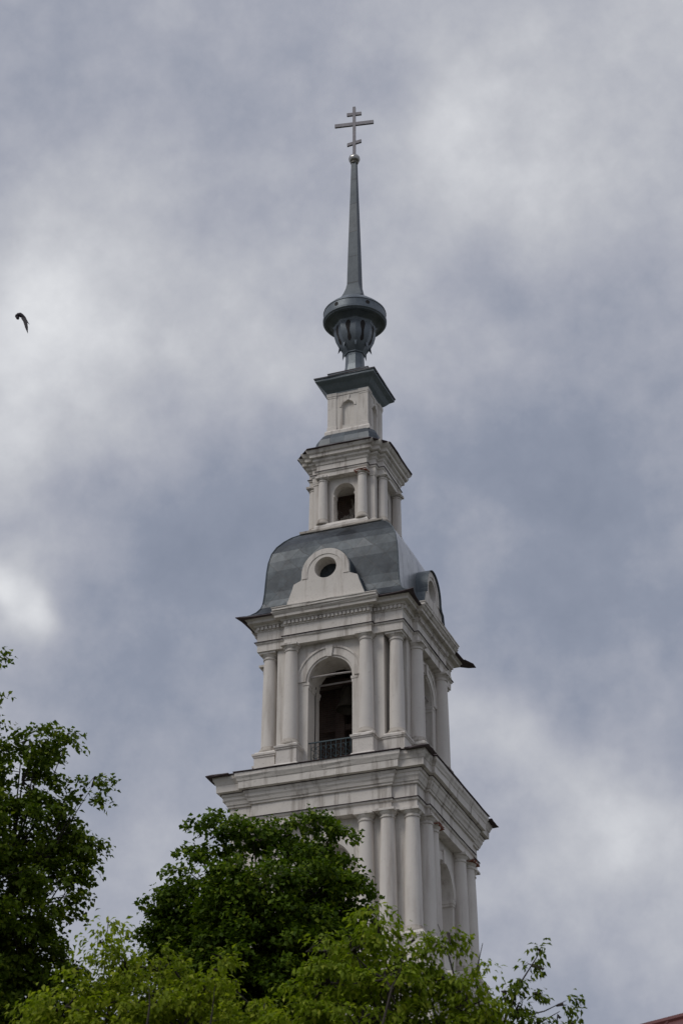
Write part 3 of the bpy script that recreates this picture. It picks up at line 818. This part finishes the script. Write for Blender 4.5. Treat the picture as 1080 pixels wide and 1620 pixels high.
for f in ((0, 1, 2, 3), (7, 6, 5, 4), (0, 4, 5, 1), (1, 5, 6, 2), (2, 6, 7, 3), (3, 7, 4, 0)): cx_.f.append(f); cx_.uv.append(None); cx_.mi.append(0)
cx_.build('foot_bar', M['cross'], cr_)

# ------------------------------------------------------------------ house at the lower right: only its roof ridge shows
hz = 9.4
def on_z(px, py, z):
    v = ray(px, py); return CAM + v * ((z - CAM.z) / v.z)
A = on_z(1012, 1627, hz); B = on_z(1080, 1609.5, hz)
dr = (B - A).normalized(); nr = Vector((-dr.y, dr.x, 0))
L0, L1 = A - dr * 5.0, A + dr * 7.0
house = empty('red_roof_house', (A.x, A.y, 0))
tag(house, 'house with a dark red-brown metal roof rising beside the tower', 'house')
def Hh(p): return (p.x - A.x, p.y - A.y, p.z)
rm = metal('red_roof_sheet', (.09, .024, .024), (.14, .04, .038), .55, .1)
hw_, drop = 4.2, 3.1
m = MB()
for s in (-1, 1):
    e0, e1 = L0 + nr * s * hw_ - Vector((0, 0, drop)), L1 + nr * s * hw_ - Vector((0, 0, drop))
    up_ = Vector((0, 0, .07))
    m.quad([Hh(L0), Hh(L1), Hh(e1), Hh(e0)] if s < 0 else [Hh(L1), Hh(L0), Hh(e0), Hh(e1)])
    m.quad([Hh(L0 - up_), Hh(e0 - up_), Hh(e1 - up_), Hh(L1 - up_)])
    m.quad([Hh(e0), Hh(e1), Hh(e1 - up_), Hh(e0 - up_)]); m.quad([Hh(L0), Hh(e0), Hh(e0 - up_), Hh(L0 - up_)]); m.quad([Hh(L1), Hh(L1 - up_), Hh(e1 - up_), Hh(e1)])
    for k in range(25):
        t = k / 24; a0 = L0.lerp(L1, t); a1 = e0.lerp(e1, t)
        m.tube([Hh(a0 + Vector((0, 0, .01))), Hh(a1 + Vector((0, 0, .01)))], .018, 4)
rf = m.build('roof', rm, house)
m = MB(); m.tube([Hh(L0), Hh(L1)], .06, 8); m.build('ridge_cap', rm, rf)
m = MB(); q0, q1 = L0 + dr * .4, L1 - dr * .4
hwl = hw_ - .5; zt_ = hz - drop * hwl / hw_ - .1
P4 = [q0 - nr * hwl, q1 - nr * hwl, q1 + nr * hwl, q0 + nr * hwl]
P4 = [(p.x - A.x, p.y - A.y) for p in P4]
m.sweep(P4, [(.08, 0), (.08, .6), (0, .62), (0, zt_)], top=False)
for qq in (q0, q1):
    m.quad([(qq.x - nr.x * hwl - A.x, qq.y - nr.y * hwl - A.y, zt_), (qq.x + nr.x * hwl - A.x, qq.y + nr.y * hwl - A.y, zt_), (qq.x - A.x, qq.y - A.y, hz - .1)])
m.build('wall', plaster('house_plaster', (.5, .43, .32), (.25, .2, .15)), house)
for s in (-1, 1):
    for k in range(4):
        for zz in (1.2, 3.9):
            cpt = q0.lerp(q1, (k + .5) / 4) + nr * s * hwl
            f = MB()
            def W(u, v, n_): p = cpt + dr * u + nr * s * n_; return (p.x - A.x, p.y - A.y, zz + v)
            for (u0, u1, v0, v1, n_) in ((-.55, .55, 0, 1.7, .03),):
                f.quad([W(u0, v0, n_), W(u1, v0, n_), W(u1, v1, n_), W(u0, v1, n_)])
            for (u0, u1, v0, v1) in ((-.66, -.52, -.1, 1.8), (.52, .66, -.1, 1.8), (-.7, .7, 1.7, 1.85), (-.72, .72, -.14, 0), (-.03, .03, 0, 1.7)):
                c8 = [W(u0, v0, .08), W(u1, v0, .08), W(u1, v1, .08), W(u0, v1, .08)]; d8 = [W(u0, v0, .0), W(u1, v0, .0), W(u1, v1, .0), W(u0, v1, .0)]
                f.quad(c8, mi=1)
                for i in range(4): f.quad([c8[i], d8[i], d8[(i + 1) % 4], c8[(i + 1) % 4]], mi=1)
            f.build('window', [M['dark'], M['bar']], house)

# ------------------------------------------------------------------ bird
BD = 40.0
Fh = ray(36, 508)
bc = at(36, 508, BD)
dist_ = (bc - CAM).length
k_ = dist_ / 3300 / 13.5
bird = empty('bird', bc)
tag(bird, 'dark bird in flight with wings swept down against the clouds', 'bird')
# the bird flies to the left, wings at the bottom of the beat
fx = Vector((RT.x, RT.y, 0)).normalized(); fy = Vector((-fx.y, fx.x, 0)); fz = Vector((0, 0, 1)); ce = 1 / .87
def BV(zx, zy, depth=0.0):
    return fx * ((zx - 486) * k_) + fz * (-(zy - 513) * k_ * ce) + fy * depth
bmat = simple('dark_feathers', (.022, .016, .022), .7)
m = MB()
m.tube([BV(330, 425), BV(345, 405), BV(385, 378), BV(425, 372), BV(470, 400), BV(515, 440), BV(555, 490), BV(600, 545), BV(640, 588)],
       [.012, .036, .050, .054, .048, .040, .026, .012, .003], 12)
m.tube([BV(365, 400), BV(375, 430), BV(388, 458), BV(398, 480)], [.03, .042, .034, .008], 10)
bb = m.build('body', bmat, bird, 60)
for s in (-1, 1):
    m = MB(); pts = []
    lead = [(500, 430), (555, 480), (590, 545), (603, 620), (606, 690), (610, 738)]
    trail = [(450, 440), (495, 500), (520, 560), (545, 625), (580, 690), (608, 740)]
    th_ = [.012, .01, .008, .006, .004, .002]
    n_ = len(lead)
    base = len(m.v)
    for i in range(n_):
        dp = s * (.02 + .014 * i)
        a_, b_ = BV(*lead[i], dp), BV(*trail[i], dp)
        for q in (a_ + fy * th_[i], b_ + fy * th_[i] * .4, b_ - fy * th_[i] * .4, a_ - fy * th_[i]): m.v.append(tuple(q))
    for i in range(n_ - 1):
        for e in range(4):
            e2 = (e + 1) % 4
            m.f.append((base + i * 4 + e, base + i * 4 + e2, base + i * 4 + 4 + e2, base + i * 4 + 4 + e)); m.uv.append(None); m.mi.append(0)
    m.build('wing', bmat, bird, 60)

# ------------------------------------------------------------------ trees
def leafmat(name, c_lo, c_hi, c_tip, trans):
    m, t, b = newmat(name)
    gi = t.nodes.new('ShaderNodeNewGeometry')
    c = nramp(t, gi.outputs['Random Per Island'], ((0, c_lo), (.75, c_hi), (1, c_tip)))
    n = nnoise(t, gi.outputs['Position'], .9, 3, .5)
    c = nmix(t, 1.0, c, nramp(t, n, ((.3, (.75, .78, .8)), (.7, (1.2, 1.15, 1.0)))), 'MULTIPLY')
    link(t, c, b.inputs['Base Color']); b.inputs['Roughness'].default_value = .6; b.inputs['Specular IOR Level'].default_value = .12
    tr = t.nodes.new('ShaderNodeBsdfTranslucent'); link(t, nmix(t, 1.0, c, (1.3, 1.45, .55), 'MULTIPLY'), tr.inputs[0])
    mx_ = t.nodes.new('ShaderNodeMixShader'); mx_.inputs[0].default_value = trans
    link(t, b.outputs[0], mx_.inputs[1]); link(t, tr.outputs[0], mx_.inputs[2])
    link(t, mx_.outputs[0], t.nodes['Material Output'].inputs[0])
    return m
bark = simple('bark', (.045, .037, .03), .95)

def leaves_mesh(name, P, Dir, Nrm, ln, wd, mat, parent):
    """P base points, Dir growth direction, Nrm leaf normal; folded 6-vertex leaves"""
    n = len(P)
    Dir = Dir / np.linalg.norm(Dir, axis=1, keepdims=True)
    S = np.cross(Dir, Nrm); S /= np.linalg.norm(S, axis=1, keepdims=True) + 1e-9
    Nn = np.cross(S, Dir)
    ln = ln[:, None]; wd = wd[:, None]
    tip = P + Dir * ln - Nn * ln * .18
    mid = P + Dir * ln * .42
    V = np.empty((n, 5, 3))
    V[:, 0] = P; V[:, 1] = mid + S * wd * .5 + Nn * wd * .16; V[:, 2] = tip; V[:, 3] = mid - S * wd * .5 + Nn * wd * .16; V[:, 4] = mid + Dir * ln * .06
    F = np.array([[0, 1, 4], [1, 2, 4], [0, 4, 3], [4, 2, 3]])
    FF = (np.arange(n)[:, None, None] * 5 + F[None]).reshape(-1)
    me = bpy.data.meshes.new(name)
    me.vertices.add(n * 5); me.vertices.foreach_set('co', V.reshape(-1))
    nf = n * 4
    me.loops.add(nf * 3); me.loops.foreach_set('vertex_index', FF.astype(np.int32))
    me.polygons.add(nf); me.polygons.foreach_set('loop_start', (np.arange(nf) * 3).astype(np.int32)); me.polygons.foreach_set('loop_total', np.full(nf, 3, np.int32))
    me.materials.append(mat); me.update(calc_edges=True); me.validate()
    o = bpy.data.objects.new(name, me); col.objects.link(o); o.parent = parent
    return o

def unit(n):
    v = rng.normal(size=(n, 3)); return v / np.linalg.norm(v, axis=1, keepdims=True)

def tree(name, label, cat, d, base_px, lobes, low, mat, dens, ll, lw, spray, droop, group=None, thick=1.0, flat=.45, shell=.55, fork=.45, per=34, twigs=()):
    """lobes: (px, py, radius px[, depth offset m]) of crown masses at distance d; low: extra lobes given in metres rel. to the trunk (x, y, z, r)"""
    b = at(base_px, 1500, d); base = Vector((b.x, b.y, 0))
    root = empty(name, base); tag(root, label, cat, group)
    ms = d / 3300 / (FW.xy.length) / 1.0
    LB = []
    for q in lobes:
        px, py, r = q[:3]; off = q[3] if len(q) > 3 else rng.uniform(-.5, .5) * r * ms * .9
        dd = d + off
        c = at(px, py, dd) - base
        LB.append((np.array(c), r * (dd / 3300 / math.cos(math.atan2(ray(px, py).z, math.hypot(ray(px, py).x, ray(px, py).y)))), 1.0))
    for x, y, z, r in low: LB.append((np.array((x, y, z)), r, .30))
    allP, allD, allN, tips = [], [], [], []
    ax = np.mean([c for c, r, _ in LB], axis=0); ax[2] = 0
    for c, r, w_ in LB:
        nc = max(2, int(dens * w_ * (r ** 2.1)))
        u = unit(nc); rad = r * (shell + (1 - shell) * rng.random(nc)) * (rng.random(nc) < .80) + r * rng.random(nc) * .6 * 0
        rad = np.where(rad == 0, r * rng.random(nc) ** .5 * shell, rad)
        cc = c + u * rad[:, None] * np.array((1, 1, .88))
        for k in range(nc):
            n = int(per * rng.uniform(.6, 1.3))
            outd = cc[k] - c; outd[2] *= .3; outd = outd / (np.linalg.norm(outd) + .05)
            # spray: leaves along a few twiglets leaving the cluster point
            nt_ = 4
            tw = unit(nt_) * .8 + outd * 1.0; tw[:, 2] = tw[:, 2] * flat - droop * .25
            tw /= np.linalg.norm(tw, axis=1, keepdims=True)
            which = rng.integers(0, nt_, n); s = rng.random(n) ** .8
            q = cc[k] + tw[which] * (s * spray)[:, None] + rng.normal(size=(n, 3)) * spray * .13
            q[:, 2] -= droop * spray * .35 * s ** 2
            dd = tw[which] * .7 + unit(n) * .75; dd[:, 2] -= droop
            nn = unit(n) * .55; nn[:, 2] += 1.0
            allP.append(q); allD.append(dd); allN.append(nn)
            tips.append((cc[k], c))
    P = np.vstack(allP); D = np.vstack(allD); Nn = np.vstack(allN)
    keep = P[:, 2] > .6
    P, D, Nn = P[keep], D[keep], Nn[keep]
    n = len(P)
    leaves_mesh('crown', P, D, Nn, ll * rng.uniform(.65, 1.25, n), lw * rng.uniform(.7, 1.2, n), mat, root)
    # trunk with limbs
    m = MB()
    top = max(c[2] for c, r, _ in LB); cen = np.mean([c for c, r, w_ in LB if w_ == 1.0], axis=0)
    H = cen[2] + .25 * (top - cen[2])
    fz_ = H * fork
    axis_pts = [Vector((0, 0, -.2)), Vector((.05, .03, fz_ * .5)), Vector((cen[0] * .15, cen[1] * .15, fz_)), Vector((cen[0] * .55, cen[1] * .55, (fz_ + H) / 2)), Vector((cen[0] * .9, cen[1] * .9, H * .93))]
    r0 = (.014 * top + .04) * thick
    m.tube(axis_pts, [r0 * 1.35, r0, r0 * .8, r0 * .32, .012], 10)
    for c, r, w_ in LB:
        if r < .16: continue
        tz = min(max(fz_ * .8, c[2] - 1.1 - .5 * math.hypot(c[0], c[1])), H * .9)
        f = max(0, (tz - fz_) / max(.1, H - fz_)); sx = Vector((cen[0] * (.15 + .75 * f), cen[1] * (.15 + .75 * f), tz))
        e = Vector(c); mid = sx.lerp(e, .5) + Vector((0, 0, -.12 * (e - sx).length)); 
        rl_ = min(r0 * .34, .015 + .045 * r)
        m.tube([sx, sx.lerp(mid, .6), mid, e.lerp(mid, .35), e], [rl_, rl_ * .8, rl_ * .6, rl_ * .4, rl_ * .18], 6)
    for k in range(0, len(tips), 2):
        tpt, c = tips[k]; a_, b_ = Vector(c), Vector(tpt)
        mid = a_.lerp(b_, .5) + Vector(rng.normal(size=3) * .08)
        m.tube([a_, mid, b_, b_ + (b_ - mid) * .25], [.022, .014, .007, .003], 4)
    for tw_ in twigs:
        P_ = [at(px, py, d + off) - base for px, py, off in tw_]
        m.tube(P_, list(np.linspace(.017, .004, len(P_))), 5)
    m.build('trunk', bark, root, 60)
    print(name, n, 'leaves')
    return root

lf_lime = leafmat('lime_leaf', (.042, .078, .007), (.10, .165, .012), (.20, .26, .022), .28)
lf_left = leafmat('maple_leaf', (.046, .078, .008), (.105, .158, .012), (.20, .245, .028), .32)
lf_ash = leafmat('ash_maple_leaf', (.13, .18, .012), (.235, .295, .022), (.34, .375, .05), .40)
lf_ash2 = leafmat('ash_maple_leaf_deeper', (.115, .17, .012), (.21, .28, .022), (.32, .36, .05), .38)

tree('lime_tree', 'dark dense rounded broadleaf tree standing in front of the tower base', 'tree', 37.0, 415,
     [(415, 1440, 112), (330, 1410, 76), (480, 1395, 70), (345, 1317, 34), (400, 1327, 38), (460, 1319, 32), (517, 1405, 40), (507, 1347, 24), (295, 1455, 50), (268, 1490, 34), (415, 1530, 130), (527, 1470, 42), (310, 1520, 72), (500, 1520, 80), (340, 1292, 10), (490, 1299, 12), (292, 1349, 18), (255, 1420, 13), (557, 1395, 8), (380, 1600, 130), (480, 1610, 110), (245, 1478, 10), (415, 1302, 14), (517, 1332, 24), (544, 1359, 14), (564, 1396, 9), (500, 1302, 16), (540, 1440, 38), (552, 1475, 28), (532, 1317, 10)],
     [(-1.3, .4, 9.2, 2.1), (1.4, -.3, 9.0, 2.2), (0, -1.2, 8.2, 2.1), (0, 1.3, 8.5, 2.1), (-1.4, -.8, 6.8, 1.9), (1.5, .6, 6.6, 1.9), (0, 0, 10.6, 2.3)],
     lf_lime, 52, .102, .092, .44, .42, flat=.12, per=104)
tree('maple_tree', 'tall dark green broadleaf tree at the left edge of the photo', 'tree', 35.0, -60,
     [(68, 1185, 30), (66, 1160, 18), (108, 1160, 9), (36, 1175, 22), (146, 1245, 14), (36, 1235, 50), (101, 1185, 18), (-10, 1215, 40), (131, 1258, 20), (104, 1280, 30), (91, 1330, 45), (134, 1340, 18), (124, 1380, 20), (36, 1330, 75), (62, 1430, 54), (5, 1450, 80), (96, 1425, 22), (-60, 1300, 105), (-90, 1430, 145), (15, 1545, 80), (-60, 1575, 120), (-60, 1190, 60), (-14, 1092, 9), (-12, 1138, 12), (-70, 1090, 40), (-16, 1032, 6), (50, 1495, 46), (86, 1385, 36), (40, 1600, 90), (100, 1520, 34)],
     [(-2.2, .5, 9.4, 2.2), (1.2, -.5, 9.2, 2.0), (-.6, 1.5, 8.4, 2.2), (-.4, -1.5, 8.0, 2.0), (-1.8, -.4, 6.6, 1.9), (1.2, .8, 6.6, 1.8)],
     lf_left, 50, .100, .088, .40, .40, flat=.16, per=70)
tree('ash_maple', 'bright yellow-green tree low at left between the two dark trees', 'tree', 25.0, 240,
     [(168, 1500, 24), (172, 1458, 8), (200, 1540, 44), (250, 1535, 38), (140, 1575, 50), (230, 1590, 65), (300, 1570, 46), (345, 1535, 14), (335, 1575, 36), (95, 1600, 55), (400, 1605, 45), (160, 1640, 80), (300, 1640, 80), (430, 1618, 35), (120, 1540, 14), (352, 1515, 6), (60, 1605, 36), (15, 1632, 36)],
     [(-.9, .3, 6.4, 1.3), (.9, -.3, 6.3, 1.3), (0, .9, 5.6, 1.3), (0, -.9, 5.2, 1.2), (-.4, 0, 4.2, 1.1)],
     lf_ash, 120, .092, .050, .30, .55, 'ash-leaved maples along the foot of the photo', flat=.42, shell=.4, per=50, thick=.6,
     twigs=[[(150, 1640, .2), (165, 1540, .2), (172, 1450, .2)], [(230, 1640, -1.0), (237, 1590, -1.0), (236, 1560, -1.0)], [(330, 1640, -.8), (336, 1600, -.8), (340, 1560, -.8)]])
tree('ash_maple', 'bright green feathery tree in front of the tower at lower centre', 'tree', 24.0, 620,
     [(600, 1465, 24), (560, 1500, 40), (515, 1505, 26), (630, 1514, 26), (520, 1555, 45), (610, 1550, 58), (665, 1554, 30), (690, 1496, 16), (655, 1486, 8), (708, 1476, 6), (715, 1554, 38), (758, 1527, 7), (740, 1589, 34), (690, 1624, 60), (570, 1620, 80), (760, 1629, 36), (640, 1664, 90), (485, 1600, 50), (780, 1584, 8), (590, 1438, 6), (672, 1514, 10)],
     [(-.9, .3, 6.0, 1.3), (.9, -.3, 6.0, 1.3), (0, .9, 5.3, 1.3), (0, -.9, 5.0, 1.2), (.4, 0, 4.0, 1.1)],
     lf_ash2, 150, .092, .050, .28, .55, 'ash-leaved maples along the foot of the photo', flat=.42, shell=.4, per=50, thick=.6,
     twigs=[[(735, 1625, .1), (722, 1560, .1), (706, 1500, .1), (692, 1462, .1)], [(600, 1640, -.9), (620, 1560, -.9), (632, 1540, -.9), (640, 1500, -.9)], [(760, 1620, .2), (752, 1540, .2), (763, 1492, .2)], [(600, 1620, .4), (630, 1500, .4), (629, 1440, .4)]])
tree('ash_maple', 'thin sapling with arching twigs beside the right corner of the tower', 'tree', 24.5, 830,
     [(852, 1503, 6), (840, 1527, 7), (822, 1550, 6), (800, 1572, 9), (845, 1572, 6), (815, 1600, 18), (890, 1588, 14), (885, 1610, 13), (850, 1612, 14), (780, 1606, 20), (830, 1650, 40), (905, 1620, 10), (812, 1560, 5)],
     [(0, 0, 5.6, .8), (.3, .2, 4.6, .8), (-.3, -.1, 3.8, .7)],
     lf_left, 330, .092, .046, .16, .75, 'ash-leaved maples along the foot of the photo', flat=.6, shell=.3, per=26, thick=.3,
     twigs=[[(775, 1680, 0), (800, 1610, 0), (826, 1550, 0), (848, 1515, 0), (858, 1493, 0)], [(780, 1660, .1), (815, 1610, .1), (860, 1600, .1), (895, 1583, .1)], [(790, 1660, -.1), (800, 1600, -.1), (798, 1570, -.1)], [(800, 1650, .2), (850, 1620, .2), (885, 1600, .2)]])
